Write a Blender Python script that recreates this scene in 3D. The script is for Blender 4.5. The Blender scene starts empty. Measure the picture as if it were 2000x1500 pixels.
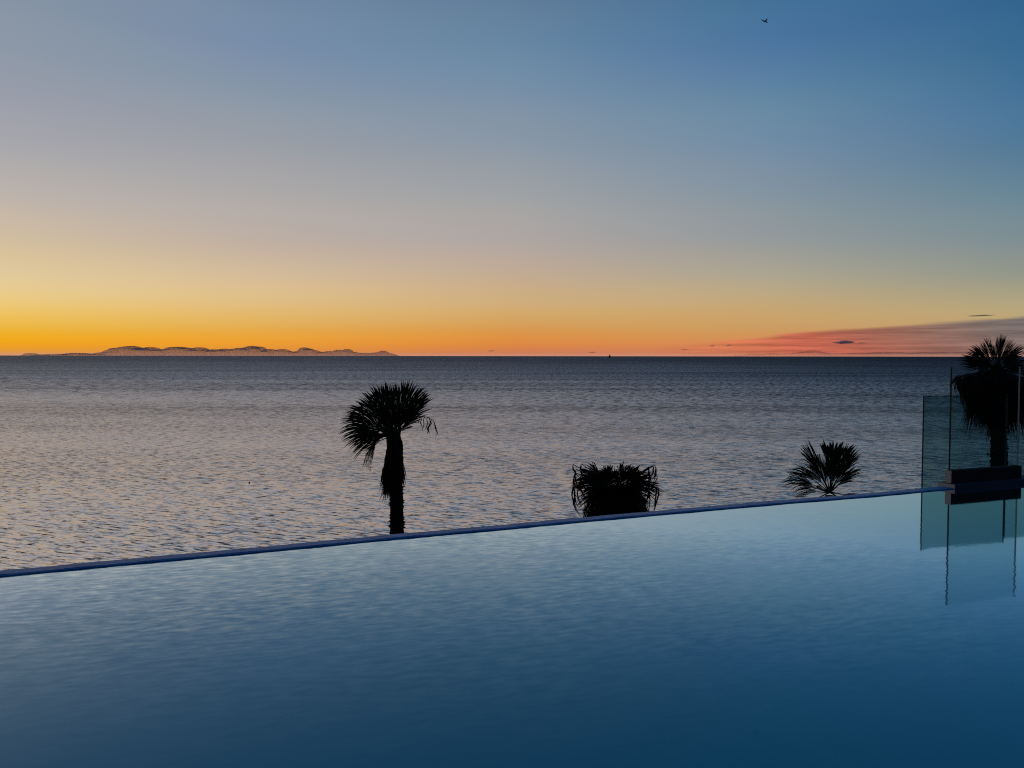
import bpy, bmesh, math, random
import numpy as np
from mathutils import Vector, Matrix, noise
random.seed(7)
R = math.radians
sc = bpy.context.scene
COL = sc.collection

# ------------------------------------------------------------------ camera
F = 1500.0                      # focal length in pixels of the 2000 px wide photograph
PITCH = math.atan(54.6 / F)
ROLL = R(-0.07)
cam_d = bpy.data.cameras.new("camera")
cam = bpy.data.objects.new("camera", cam_d)
COL.objects.link(cam)
cam_d.sensor_width = 36.0
cam_d.lens = 36.0 * F / 2000.0
cam_d.clip_start = 0.05
cam_d.clip_end = 300000
cam.location = (0, 0, 1.5)
cam.rotation_euler = (R(90) - PITCH, ROLL, 0)
sc.camera = cam
CAMQ = cam.rotation_euler.to_matrix()


def ray(px, py):
    return CAMQ @ Vector(((px - 1000) / F, (750 - py) / F, -1.0))


def at(px, py, d):              # the point that far along +Y under that pixel
    v = ray(px, py)
    return Vector((0, 0, 1.5)) + v * (d / v.y)


def ground(px, py, z=0.0):
    v = ray(px, py)
    return Vector((0, 0, 1.5)) + v * ((z - 1.5) / v.z)


# ------------------------------------------------------------------ render look
sc.view_settings.view_transform = 'Standard'
sc.view_settings.look = 'None'
sc.view_settings.exposure = 0
sc.view_settings.gamma = 1
sc.render.engine = 'CYCLES'
sc.cycles.use_denoising = False
sc.cycles.filter_width = 1.1
sc.cycles.max_bounces = 8
sc.cycles.volume_bounces = 2
sc.cycles.transparent_max_bounces = 16
sc.cycles.caustics_reflective = False
sc.cycles.caustics_refractive = False


def s2l(c):
    return tuple(((v / 255) / 12.92 if v / 255 < 0.04045 else ((v / 255 + 0.055) / 1.055) ** 2.4) for v in c)


# ------------------------------------------------------------------ dusk sky (world)
world = bpy.data.worlds.new("World")
sc.world = world
world.use_nodes = True
nt = world.node_tree
nt.nodes.clear()


class N:                        # small node helper
    def __init__(s, tree):
        s.t = tree

    def new(s, kind, **kw):
        n = s.t.nodes.new(kind)
        for k, v in kw.items():
            if k.startswith('i_'):
                n.inputs[k[2:].replace('_', ' ')].default_value = v
            else:
                setattr(n, k, v)
        return n

    def link(s, a, b):
        s.t.links.new(a, b)

    def math(s, op, a, b=None, c=None, clamp=False):
        n = s.new('ShaderNodeMath', operation=op, use_clamp=clamp)
        for i, v in enumerate((a, b, c)):
            if v is None:
                continue
            if isinstance(v, (int, float)):
                n.inputs[i].default_value = v
            else:
                s.link(v, n.inputs[i])
        return n.outputs[0]

    def vmath(s, op, a, b=None, scale=None):
        n = s.new('ShaderNodeVectorMath', operation=op)
        for i, v in enumerate((a, b)):
            if v is None:
                continue
            if isinstance(v, (tuple, list)):
                n.inputs[i].default_value = v
            else:
                s.link(v, n.inputs[i])
        if scale is not None:
            if isinstance(scale, (int, float)):
                n.inputs['Scale'].default_value = scale
            else:
                s.link(scale, n.inputs['Scale'])
        return n.outputs[0]

    def maprange(s, v, a, b, c=0.0, d=1.0, kind='LINEAR'):
        n = s.new('ShaderNodeMapRange', interpolation_type=kind)
        s.link(v, n.inputs['Value'])
        for k, q in (('From Min', a), ('From Max', b), ('To Min', c), ('To Max', d)):
            n.inputs[k].default_value = q
        return n.outputs[0]

    def mix(s, f, a, b, blend='MIX'):
        n = s.new('ShaderNodeMix', data_type='RGBA', blend_type=blend)
        for sock, v in ((n.inputs[0], f), (n.inputs[6], a), (n.inputs[7], b)):
            if isinstance(v, (int, float)):
                sock.default_value = v
            elif isinstance(v, (tuple, list)):
                sock.default_value = tuple(v) + ((1.0,) if len(v) == 3 else ())
            else:
                s.link(v, sock)
        return n.outputs[2]


w = N(nt)
tc = w.new('ShaderNodeTexCoord')
sep = w.new('ShaderNodeSeparateXYZ')
w.link(tc.outputs['Generated'], sep.inputs[0])
elev = w.math('ARCSINE', sep.outputs[2])
azim = w.math('ARCTAN2', sep.outputs[0], sep.outputs[1])
# ramp position: square root of elevation spreads the colours close to the horizon
tt = w.math('SQRT', w.math('DIVIDE', w.math('MAXIMUM', elev, 0.0), math.pi / 2))


def sky_pos(px, py):
    v = ray(px, py).normalized()
    return math.sqrt(max(0.0, math.asin(v.z)) / (math.pi / 2)), math.atan2(v.x, v.y)


ROWS = [690, 670, 640, 600, 550, 480, 400, 300, 200, 100, 0]
TAB = {
    0:    [(226, 150, 62), (247, 166, 22), (246, 184, 52), (243, 200, 104), (232, 204, 146), (216, 192, 154), (196, 182, 168), (172, 170, 172), (156, 159, 172), (142, 153, 168), (134, 148, 165)],
    500:  [(224, 140, 66), (241, 158, 44), (236, 174, 72), (230, 188, 116), (220, 190, 146), (196, 177, 160), (179, 172, 168), (159, 161, 167), (139, 153, 169), (121, 143, 171), (113, 137, 165)],
    1000: [(208, 122, 84), (226, 138, 62), (222, 156, 76), (214, 172, 112), (202, 172, 138), (180, 167, 160), (164, 164, 164), (142, 154, 167), (123, 146, 169), (104, 137, 166), (94, 125, 156)],
    1500: [(206, 126, 92), (216, 138, 84), (210, 156, 92), (202, 166, 112), (180, 167, 138), (153, 156, 153), (135, 150, 160), (115, 142, 167), (97, 136, 166), (77, 119, 163), (64, 112, 154)],
    2000: [(196, 128, 98), (196, 140, 100), (194, 158, 108), (184, 166, 122), (155, 155, 134), (129, 144, 146), (108, 138, 152), (82, 124, 154), (66, 116, 158), (54, 107, 149), (46, 100, 144)],
}
UP = {0: [(35, (104, 128, 156)), (55, (66, 98, 138)), (90, (40, 68, 106))],
      500: [(35, (84, 114, 152)), (55, (56, 90, 134)), (90, (40, 68, 106))],
      1000: [(35, (68, 104, 146)), (55, (48, 84, 128)), (90, (40, 68, 106))],
      1500: [(35, (48, 92, 138)), (55, (40, 76, 120)), (90, (40, 68, 106))],
      2000: [(35, (38, 82, 128)), (55, (36, 70, 112)), (90, (40, 68, 106))]}


def ramp(stops):
    n = w.new('ShaderNodeValToRGB')
    cr = n.color_ramp
    cr.interpolation = 'CARDINAL'
    stops = sorted(stops)
    cr.elements[0].position = stops[0][0]
    cr.elements[0].color = s2l(stops[0][1]) + (1,)
    cr.elements[1].position = stops[-1][0]
    cr.elements[1].color = s2l(stops[-1][1]) + (1,)
    for p, c in stops[1:-1]:
        e = cr.elements.new(p)
        e.color = s2l(c) + (1,)
    w.link(tt, n.inputs[0])
    return n.outputs[0]


def deg_stops(lst):
    return ramp([(math.sqrt(e / 90), c) for e, c in lst])


cols = []
behind = [(0, (12, 14, 20)), (8, (14, 17, 26)), (25, (16, 24, 38)), (50, (24, 40, 66)), (90, (40, 68, 106))]  # rear sky darkened to stand in for an unseen building's shade
cols.append((R(-179), deg_stops(behind)))
cols.append((R(-110), deg_stops([(0, (60, 50, 44)), (8, (60, 60, 64)), (25, (54, 68, 90)), (50, (42, 66, 100)), (90, (40, 68, 106))])))
cols.append((R(-58), deg_stops([(0, (250, 170, 40)), (3, (255, 190, 60)), (8, (240, 206, 150)), (25, (140, 150, 168)), (50, (72, 100, 140)), (90, (40, 68, 106))])))
for px in (0, 500, 1000, 1500, 2000):
    mute = lambda c, py: tuple(v + (sum(c) / 3 - v) * (0.10 if 100 < py < 660 else 0.06) for v in c)
    st = [(sky_pos(px, py)[0], mute(c, py)) for py, c in zip(ROWS, TAB[px])]
    st = [(0.0, TAB[px][0])] + st + [(math.sqrt(e / 90), c) for e, c in UP[px]]
    cols.append((sky_pos(px, 690)[1], ramp(st)))
cols.append((R(70), deg_stops([(0, (64, 64, 74)), (8, (60, 76, 96)), (25, (40, 74, 116)), (50, (34, 60, 98)), (90, (40, 68, 106))])))
cols.append((R(179), deg_stops(behind)))
skyc = cols[0][1]
for (a0, c0), (a1, c1) in zip(cols, cols[1:]):
    skyc = w.mix(w.maprange(azim, a0, a1), skyc, c1)

# high thin cloud sheet that climbs to the right: rose on its far side, grey on its near side
mp = w.new('ShaderNodeMapping')
mp.inputs['Scale'].default_value = (7, 7, 150)
mp.inputs['Rotation'].default_value = (0, R(5), 0)
w.link(tc.outputs['Generated'], mp.inputs[0])
nz = w.new('ShaderNodeTexNoise', i_Scale=1.6, i_Detail=5.0, i_Roughness=0.6)
w.link(mp.outputs[0], nz.inputs[0])
nz2 = w.new('ShaderNodeTexNoise', i_Scale=14.0, i_Detail=3.0)
w.link(tc.outputs['Generated'], nz2.inputs[0])
EDGE = [(1180, 690), (1300, 676), (1460, 661), (1560, 648), (1640, 641), (1780, 633), (1880, 626), (2000, 616), (2120, 606)]
fc = w.new('ShaderNodeFloatCurve')
cv = fc.mapping.curves[0]
azr = lambda a: (a - R(0)) / R(50)
azn = w.math('DIVIDE', azim, R(50), clamp=True)
pts = [(azr(math.atan2(ray(x, y).x, ray(x, y).y)), math.asin(ray(x, y).normalized().z) / R(6)) for x, y in EDGE]
cv.points[0].location = (0, 0.0)
cv.points[1].location = (1.0, 0.8)
for p in pts:
    cv.points.new(*p)
fc.mapping.update()
w.link(azn, fc.inputs['Value'])
edge_e = w.math('MULTIPLY', fc.outputs[0], R(6))
wob = w.math('MULTIPLY', w.math('SUBTRACT', nz.outputs[0], 0.5), R(0.46))
gap = w.math('SUBTRACT', w.math('ADD', edge_e, wob), elev)
band = w.maprange(gap, R(-0.05), R(0.24), 0, 1, 'SMOOTHSTEP')
band = w.math('MULTIPLY', band, w.maprange(azim, R(9), R(20)))
gr = w.new('ShaderNodeValToRGB')
els = gr.color_ramp.elements
els[0].position = 0.0
els[0].color = s2l((214, 112, 82)) + (1,)
els[1].position = 1.0
els[1].color = s2l((112, 108, 112)) + (1,)
e = els.new(0.35); e.color = s2l((192, 98, 80)) + (1,)
e = els.new(0.62); e.color = s2l((150, 104, 94)) + (1,)
e = els.new(0.82); e.color = s2l((120, 106, 104)) + (1,)
az_p = w.maprange(azim, R(13), R(37))
w.link(w.math('ADD', az_p, w.math('MULTIPLY', w.math('SUBTRACT', elev, R(1.2)), 4.0)), gr.inputs[0])
streak = w.maprange(nz.outputs[0], 0.34, 0.66, 0.66, 1.28)
sheet = w.vmath('SCALE', gr.outputs[0], scale=streak)
skyc = w.mix(w.math('MULTIPLY', band, 0.93), skyc, sheet)
# pale rosy air right above the sea line
low = w.maprange(elev, R(0.0), R(0.32), 0.55, 0.0, 'SMOOTHSTEP')
low = w.math('MULTIPLY', low, w.maprange(w.math('ABSOLUTE', azim), R(50), R(80), 1.0, 0.0))
skyc = w.mix(low, skyc, s2l((206, 152, 128)))
# land and water far away, below the horizon where no geometry stands
skyc = w.mix(w.maprange(elev, R(-0.25), R(-0.08), 1.0, 0.0), skyc, s2l((34, 38, 50)))
bg = w.new('ShaderNodeBackground')
w.link(skyc, bg.inputs[0])
bg.inputs[1].default_value = 1.0
out = w.new('ShaderNodeOutputWorld')
w.link(bg.outputs[0], out.inputs[0])

# the last warm light of the sun that is already down beyond the left of the picture
sd = bpy.data.lights.new("sun", 'SUN')
sd.energy = 0.04
sd.angle = R(12)
sd.color = (1.0, 0.62, 0.32)
sun = bpy.data.objects.new("sun", sd)
COL.objects.link(sun)
sdir = Vector((math.sin(R(-62)), math.cos(R(-62)), math.tan(R(3))))
sun.rotation_euler = sdir.to_track_quat('Z', 'Y').to_euler()


# ------------------------------------------------------------------ helpers
def tag(o, label=None, cat=None, group=None, kind=None):
    if label: o['label'] = label
    if cat: o['category'] = cat
    if group: o['group'] = group
    if kind: o['kind'] = kind
    return o


def empty(name, loc):
    o = bpy.data.objects.new(name, None)
    o.location = loc
    o.empty_display_size = 0.2
    COL.objects.link(o)
    return o


def mesh_obj(name, verts, faces, material, parent=None, smooth=False, origin=None):
    """verts are world coordinates; the object's origin goes to its parent's place or to origin"""
    off = Vector(origin) if origin is not None else (Vector(parent['_loc']) if parent is not None else Vector((0, 0, 0)))
    me = bpy.data.meshes.new(name)
    me.from_pydata([tuple(Vector(v) - off) for v in verts], [], faces)
    me.update()
    if smooth:
        me.polygons.foreach_set('use_smooth', [True] * len(me.polygons))
    me.materials.append(material)
    o = bpy.data.objects.new(name, me)
    COL.objects.link(o)
    if parent is not None:
        o.parent = parent
    elif origin is not None:
        o.location = origin
    return o


def thing(name, loc, label, cat, group=None):
    o = empty(name, loc)
    o['_loc'] = tuple(loc)
    return tag(o, label, cat, group)


class MB:
    def __init__(s):
        s.v = []
        s.f = []

    def add(s, vs, fs):
        b = len(s.v)
        s.v += [Vector(v) for v in vs]
        s.f += [tuple(i + b for i in f) for f in fs]

    def tube(s, pts, radii, n=8, cap=True):
        rings = []
        up = Vector((0, 0, 1))
        for i, p in enumerate(pts):
            p = Vector(p)
            d = (Vector(pts[min(i + 1, len(pts) - 1)]) - Vector(pts[max(i - 1, 0)])).normalized()
            a = d.cross(Vector((0.13, 0.97, 0.21))).normalized()
            b = d.cross(a)
            rings.append([p + (a * math.cos(2 * math.pi * k / n) + b * math.sin(2 * math.pi * k / n)) * radii[i] for k in range(n)])
        vs = [q for r in rings for q in r]
        fs = [(i * n + k, i * n + (k + 1) % n, (i + 1) * n + (k + 1) % n, (i + 1) * n + k) for i in range(len(pts) - 1) for k in range(n)]
        if cap:
            fs += [tuple(range(n))[::-1], tuple((len(pts) - 1) * n + k for k in range(n))]
        s.add(vs, fs)

    def prism(s, poly, z0, z1):
        n = len(poly)
        vs = [(x, y, z0) for x, y in poly] + [(x, y, z1) for x, y in poly]
        fs = [tuple(range(n))[::-1], tuple(range(n, 2 * n))] + [(k, (k + 1) % n, n + (k + 1) % n, n + k) for k in range(n)]
        s.add(vs, fs)

    def build(s, name, material, parent=None, smooth=False, origin=None):
        return mesh_obj(name, s.v, s.f, material, parent, smooth, origin)


def bevel(o, w_, seg=2):
    m = o.modifiers.new('bevel', 'BEVEL')
    m.width = w_
    m.segments = seg
    return o


def mat(name):
    m = bpy.data.materials.new(name)
    m.use_nodes = True
    m.node_tree.nodes.clear()
    return m, N(m.node_tree)


def out_surf(n, shader):
    o = n.new('ShaderNodeOutputMaterial')
    n.link(shader, o.inputs[0])


def rough_mat(name, c0, c1, scale=5.0, rough=0.8, bump=0.0, spec=0.3):
    m, n = mat(name)
    t = n.new('ShaderNodeTexCoord')
    z = n.new('ShaderNodeTexNoise', i_Scale=scale, i_Detail=6.0, i_Roughness=0.65)
    n.link(t.outputs['Object'], z.inputs[0])
    c = n.mix(n.maprange(z.outputs[0], 0.3, 0.7), c0, c1)
    p = n.new('ShaderNodeBsdfPrincipled', i_Roughness=rough)
    p.inputs['Specular IOR Level'].default_value = spec
    n.link(c, p.inputs['Base Color'])
    if bump:
        b = n.new('ShaderNodeBump', i_Distance=bump, i_Strength=1.0)
        z2 = n.new('ShaderNodeTexNoise', i_Scale=scale * 6, i_Detail=5.0)
        n.link(t.outputs['Object'], z2.inputs[0])
        n.link(z2.outputs[0], b.inputs['Height'])
        n.link(b.outputs[0], p.inputs['Normal'])
    out_surf(n, p.outputs[0])
    return m


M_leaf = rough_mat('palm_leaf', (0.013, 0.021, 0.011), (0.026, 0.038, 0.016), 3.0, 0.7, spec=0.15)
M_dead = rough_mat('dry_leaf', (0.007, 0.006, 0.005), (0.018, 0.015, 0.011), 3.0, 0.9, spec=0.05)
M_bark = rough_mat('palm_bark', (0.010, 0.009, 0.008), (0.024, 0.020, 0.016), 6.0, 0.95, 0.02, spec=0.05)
M_stone = rough_mat('dark_stone', (0.03, 0.03, 0.032), (0.05, 0.05, 0.052), 9.0, 0.85, 0.002, spec=0.1)
M_stone_lit = rough_mat('lit_end_stone', (0.40, 0.39, 0.37), (0.5, 0.48, 0.45), 9.0, 0.7, 0.002, spec=0.2)  # paler copy of the stone, carrying the glow on the left ends
M_ledge = rough_mat('wet_ledge_stone', (0.02, 0.06, 0.09), (0.035, 0.09, 0.13), 6.0, 0.5, 0.002, spec=0.1)
M_deck = rough_mat('deck_stone', (0.24, 0.23, 0.21), (0.34, 0.32, 0.3), 4.0, 0.7, 0.002)
M_wall = rough_mat('rendered_wall', (0.3, 0.3, 0.29), (0.4, 0.39, 0.37), 2.0, 0.85, 0.003)
M_ground = rough_mat('garden_soil', (0.03, 0.026, 0.018), (0.07, 0.06, 0.04), 1.3, 0.95, 0.05, spec=0.1)
M_rock = rough_mat('shore_rock', (0.035, 0.033, 0.03), (0.10, 0.09, 0.08), 0.8, 0.9, 0.1, spec=0.2)
M_hull = rough_mat('ship_paint', (0.02, 0.02, 0.022), (0.03, 0.03, 0.032), 1.0, 0.7)
M_bird = rough_mat('bird_feather', (0.012, 0.012, 0.014), (0.025, 0.024, 0.024), 20.0, 0.8, spec=0.05)
M_dark = rough_mat('plain_dark', (0.01, 0.01, 0.012), (0.02, 0.02, 0.022), 20.0, 0.6, spec=0.2)  # dark tone of the left glass edges and the buoys
M_seam = rough_mat('glass_seam', (0.03, 0.06, 0.06), (0.05, 0.08, 0.08), 20.0, 0.4)
M_edge_lit = rough_mat('lit_glass_edge', (0.30, 0.40, 0.38), (0.36, 0.46, 0.44), 20.0, 0.25)  # light caught by the right glass edge, put into its colour

# ------------------------------------------------------------------ water
SEA_Z = -13.0


def slopes(n, pos, rot, scale, stretch, amp_a, amp_c, detail=2.0, seed=0.0, rough=0.5):
    """a field of wave slopes: strong across the crests, weak along them"""
    m = n.new('ShaderNodeMapping', vector_type='TEXTURE')
    m.inputs['Rotation'].default_value = (0, 0, rot)
    m.inputs['Scale'].default_value = (stretch / scale, 1 / scale, 1 / scale)
    m.inputs['Location'].default_value = (seed, seed * 1.7, 0)
    n.link(pos, m.inputs[0])
    z = n.new('ShaderNodeTexNoise', i_Scale=1.0, i_Detail=detail, i_Roughness=rough)
    n.link(m.outputs[0], z.inputs[0])
    v = n.vmath('SUBTRACT', z.outputs['Color'], (0.5, 0.5, 0.5))
    s = n.new('ShaderNodeSeparateXYZ')
    n.link(v, s.inputs[0])
    ca, sa = math.cos(rot), math.sin(rot)
    a, c = s.outputs[0], s.outputs[1]
    sx = n.math('SUBTRACT', n.math('MULTIPLY', c, ca * amp_c), n.math('MULTIPLY', a, sa * amp_a))
    sy = n.math('ADD', n.math('MULTIPLY', c, sa * amp_c), n.math('MULTIPLY', a, ca * amp_a))
    return sx, sy


def water_mat(name, fields, base, gain, rough, mod=None, far_rough=None, tint=(1, 1, 1)):
    m, n = mat(name)
    g = n.new('ShaderNodeNewGeometry')
    pos = g.outputs['Position']
    sx = sy = None
    for f in fields:
        a, b = slopes(n, pos, **f)
        sx = a if sx is None else n.math('ADD', sx, a)
        sy = b if sy is None else n.math('ADD', sy, b)
    if mod is not None:
        k = mod(n, pos)
        sx = n.math('MULTIPLY', sx, k)
        sy = n.math('MULTIPLY', sy, k)
    cmb = n.new('ShaderNodeCombineXYZ')
    n.link(sx, cmb.inputs[0])
    n.link(sy, cmb.inputs[1])
    cmb.inputs[2].default_value = 1.0
    nrm = n.vmath('NORMALIZE', cmb.outputs[0])
    fr = n.new('ShaderNodeFresnel', i_IOR=1.333)
    n.link(nrm, fr.inputs['Normal'])
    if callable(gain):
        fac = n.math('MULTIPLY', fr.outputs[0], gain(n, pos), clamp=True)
    else:
        fac = n.math('POWER', n.maprange(fr.outputs[0], gain[0], gain[1], 0.0, 1.0), 1.6)
    df = n.new('ShaderNodeBsdfDiffuse')
    df.inputs[0].default_value = base + (1,)
    gl = n.new('ShaderNodeBsdfGlossy')
    gl.inputs['Color'].default_value = tuple(tint) + (1,)
    if far_rough is not None:
        n.link(far_rough(n, pos), gl.inputs['Roughness'])
    else:
        gl.inputs['Roughness'].default_value = rough
    n.link(nrm, gl.inputs['Normal'])
    mx = n.new('ShaderNodeMixShader')
    n.link(fac, mx.inputs[0])
    n.link(df.outputs[0], mx.inputs[1])
    n.link(gl.outputs[0], mx.inputs[2])
    out_surf(n, mx.outputs[0])
    return m


CR = R(-22)                     # crest direction of the sea's waves


def sea_mod(n, pos):            # wind patches: long streaks where the sea is rougher or calmer
    m = n.new('ShaderNodeMapping')
    m.inputs['Scale'].default_value = (1 / 260, 1 / 60, 1)
    n.link(pos, m.inputs[0])
    z = n.new('ShaderNodeTexNoise', i_Scale=1.0, i_Detail=3.0, i_Roughness=0.6)
    n.link(m.outputs[0], z.inputs[0])
    patch = n.maprange(z.outputs[0], 0.35, 0.68, 0.72, 1.35)
    s = n.new('ShaderNodeSeparateXYZ')
    n.link(pos, s.inputs[0])
    off = n.maprange(s.outputs[1], 40, 600, 0.75, 1.15)
    return n.math('MULTIPLY', patch, off)


def sea_rough(n, pos):
    s = n.new('ShaderNodeSeparateXYZ')
    n.link(pos, s.inputs[0])
    return n.maprange(s.outputs[1], 50, 600, 0.29, 0.45)


def sea_gain(n, pos):           # sea's light and dark by position, put straight into its reflection strength
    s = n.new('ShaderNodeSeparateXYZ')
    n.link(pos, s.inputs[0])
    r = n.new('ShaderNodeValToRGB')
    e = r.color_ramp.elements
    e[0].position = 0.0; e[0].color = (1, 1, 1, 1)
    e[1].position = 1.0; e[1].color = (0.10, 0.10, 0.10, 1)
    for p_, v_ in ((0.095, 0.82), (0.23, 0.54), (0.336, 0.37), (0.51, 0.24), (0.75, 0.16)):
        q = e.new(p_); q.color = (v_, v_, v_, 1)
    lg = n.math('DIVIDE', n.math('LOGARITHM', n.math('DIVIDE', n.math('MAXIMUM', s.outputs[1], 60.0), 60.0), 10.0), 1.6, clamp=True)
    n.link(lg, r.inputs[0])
    side = n.maprange(n.math('DIVIDE', s.outputs[0], s.outputs[1]), -0.25, 0.75, 4.1, 1.5)  # bright left and dim right of the sea, painted in
    def trough_shade(sx_, sy_, det, lo, hi, seed):  # dark troughs and bright crests painted as noise in the reflection
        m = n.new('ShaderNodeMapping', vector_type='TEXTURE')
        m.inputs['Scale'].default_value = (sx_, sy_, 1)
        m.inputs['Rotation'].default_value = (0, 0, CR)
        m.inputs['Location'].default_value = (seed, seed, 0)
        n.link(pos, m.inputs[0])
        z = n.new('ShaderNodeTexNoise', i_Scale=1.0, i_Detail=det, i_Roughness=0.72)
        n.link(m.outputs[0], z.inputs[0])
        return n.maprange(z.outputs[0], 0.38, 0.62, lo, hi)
    near = trough_shade(1.7, 0.38, 5.0, 0.0, 1.96, 4.0)
    far = trough_shade(2.6, 6.0, 5.0, 0.0, 1.95, 31.0)
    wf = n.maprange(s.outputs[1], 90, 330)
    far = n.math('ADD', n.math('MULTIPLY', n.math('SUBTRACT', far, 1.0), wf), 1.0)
    wave_shade = n.math('MULTIPLY', near, far)
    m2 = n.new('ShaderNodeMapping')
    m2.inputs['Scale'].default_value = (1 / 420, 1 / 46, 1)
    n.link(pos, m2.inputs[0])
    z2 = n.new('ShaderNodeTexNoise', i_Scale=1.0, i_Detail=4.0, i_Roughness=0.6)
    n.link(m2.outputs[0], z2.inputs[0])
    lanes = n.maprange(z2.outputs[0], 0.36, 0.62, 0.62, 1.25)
    return n.math('MULTIPLY', n.math('MULTIPLY', r.outputs[0], side), n.math('MULTIPLY', wave_shade, lanes))


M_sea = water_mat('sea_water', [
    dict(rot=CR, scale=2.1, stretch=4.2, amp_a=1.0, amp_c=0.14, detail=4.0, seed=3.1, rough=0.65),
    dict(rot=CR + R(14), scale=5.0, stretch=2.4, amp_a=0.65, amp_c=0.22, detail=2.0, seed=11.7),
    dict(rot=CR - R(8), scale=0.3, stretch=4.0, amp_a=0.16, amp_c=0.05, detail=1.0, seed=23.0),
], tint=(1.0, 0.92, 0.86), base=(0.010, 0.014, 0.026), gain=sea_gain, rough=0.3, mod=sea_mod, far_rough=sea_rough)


def pool_mod(n, pos):
    z = n.new('ShaderNodeTexNoise', i_Scale=0.55, i_Detail=2.0)
    n.link(pos, z.inputs[0])
    s = n.new('ShaderNodeSeparateXYZ')
    n.link(pos, s.inputs[0])
    side = n.maprange(s.outputs[0], -1.0, 4.0, 1.0, 0.09)
    near = n.maprange(s.outputs[1], 2.9, 4.3, 0.35, 1.15)
    return n.math('MULTIPLY', n.math('MULTIPLY', n.maprange(z.outputs[0], 0.3, 0.7, 0.5, 1.4), side), near)


M_pool = water_mat('pool_water', [
    dict(rot=R(16), scale=24.0, stretch=3.0, amp_a=0.12, amp_c=0.025, detail=3.5, seed=1.3, rough=0.6),
    dict(rot=R(6), scale=6.0, stretch=2.4, amp_a=0.028, amp_c=0.02, detail=1.0, seed=5.1),
], tint=(0.86, 1.0, 1.02), base=(0.018, 0.37, 0.47), gain=(0.02, 0.275), rough=0.04, mod=pool_mod)

# sea: one great sheet that reaches the horizon
S = 200000.0
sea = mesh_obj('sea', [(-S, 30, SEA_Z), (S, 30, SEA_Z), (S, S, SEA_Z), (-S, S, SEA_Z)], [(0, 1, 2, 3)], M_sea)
tag(sea, kind='structure')

# ------------------------------------------------------------------ pool
edge_px = [(0, 1127), (250, 1103), (500, 1080), (765, 1054), (1000, 1033), (1100, 1023), (1310, 1004), (1540, 983.5), (1710, 970), (1800, 961.5)]
EP = [ground(x, y) for x, y in edge_px]
print('EDGE', [(round(p.x, 2), round(p.y, 2)) for p in EP])
d0 = (EP[2] - EP[0]).normalized()
d1 = (EP[-1] - EP[-3]).normalized()
EP = [EP[0] - d0 * 9, EP[0] - d0 * 4] + EP + [EP[-1] + Vector((0.93, 0.385, 0)) * 3.0, EP[-1] + Vector((0.93, 0.385, 0)) * 9]
inner = [(p.x, p.y) for p in EP]


def offset(poly, t):
    o = []
    for i, p in enumerate(poly):
        a = Vector(poly[max(i - 1, 0)]); b = Vector(poly[min(i + 1, len(poly) - 1)])
        d = (b - a).normalized()
        o.append((p[0] - d.y * t, p[1] + d.x * t))
    return o


NEAR_Y = 0.9
water_poly = inner + [(inner[-1][0], NEAR_Y), (inner[0][0], NEAR_Y)]
pw = mesh_obj('pool_water', [(x, y, 0) for x, y in water_poly], [tuple(range(len(water_poly)))[::-1]], M_pool)
tag(pw, kind='structure')

# wet tiled overflow lip
m, n = mat('wet_blue_tile')
g = n.new('ShaderNodeNewGeometry')
z = n.new('ShaderNodeTexNoise', i_Scale=7.0, i_Detail=4.0)
n.link(g.outputs['Position'], z.inputs[0])
p = n.new('ShaderNodeBsdfPrincipled', i_Roughness=0.35)
n.link(n.mix(n.maprange(z.outputs[0], 0.3, 0.7), (0.03, 0.20, 0.42), (0.08, 0.32, 0.62)), p.inputs['Base Color'])
p.inputs['Specular IOR Level'].default_value = 0.04
b = n.new('ShaderNodeBump', i_Distance=0.004)
z2 = n.new('ShaderNodeTexNoise', i_Scale=30.0, i_Detail=3.0)
n.link(g.outputs['Position'], z2.inputs[0]); n.link(z2.outputs[0], b.inputs['Height'])
n.link(b.outputs[0], p.inputs['Normal'])
out_surf(n, p.outputs[0])
M_tile = m
sec = [(-0.002, -1.4), (-0.002, -0.004), (0.0, 0.006), (0.02, 0.012), (0.13, 0.012), (0.19, -0.002), (0.21, -0.03), (0.21, -1.4)]
vs, fs = [], []
lip_poly = [(Vector(inner[i]).lerp(Vector(inner[i + 1]), k / 6)) for i in range(len(inner) - 1) for k in range(6)] + [Vector(inner[-1])]
lip_poly = [(v.x, v.y) for v in lip_poly]
for t, zz in sec:
    o = offset(lip_poly, t)
    for i, q in enumerate(o):
        vs.append((q[0], q[1], zz + 0.0015 * math.sin(i * 1.7) * (0 < t < 0.2)))
L = len(lip_poly)
for a in range(len(sec) - 1):
    for i in range(L - 1):
        fs.append((a * L + i, a * L + i + 1, (a + 1) * L + i + 1, (a + 1) * L + i))
lip = mesh_obj('pool_edge', vs, fs, M_tile, smooth=False)
tag(lip, kind='structure')

# catch walkway and retaining wall below the lip
mb = MB()
o1 = offset(inner, 0.225); o2 = offset(inner, 2.3)
mb.prism(o1 + o2[::-1], -1.6, -1.25)
tag(mb.build('walkway', M_deck), kind='structure')
mb = MB()
mb.prism(offset(inner, 0.30) + offset(inner, 2.2)[::-1], -8.2, -1.604)
rw = mb.build('retaining_wall', M_wall)
tag(rw, 'tall pale rendered retaining wall carrying the pool above the garden', 'wall')

# deck under the photographer
mb = MB()
mb.prism([(-14, -6), (14, -6), (14, NEAR_Y), (-14, NEAR_Y)], -0.4, 0.04)
tag(mb.build('pool_deck', M_deck), kind='structure')

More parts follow.
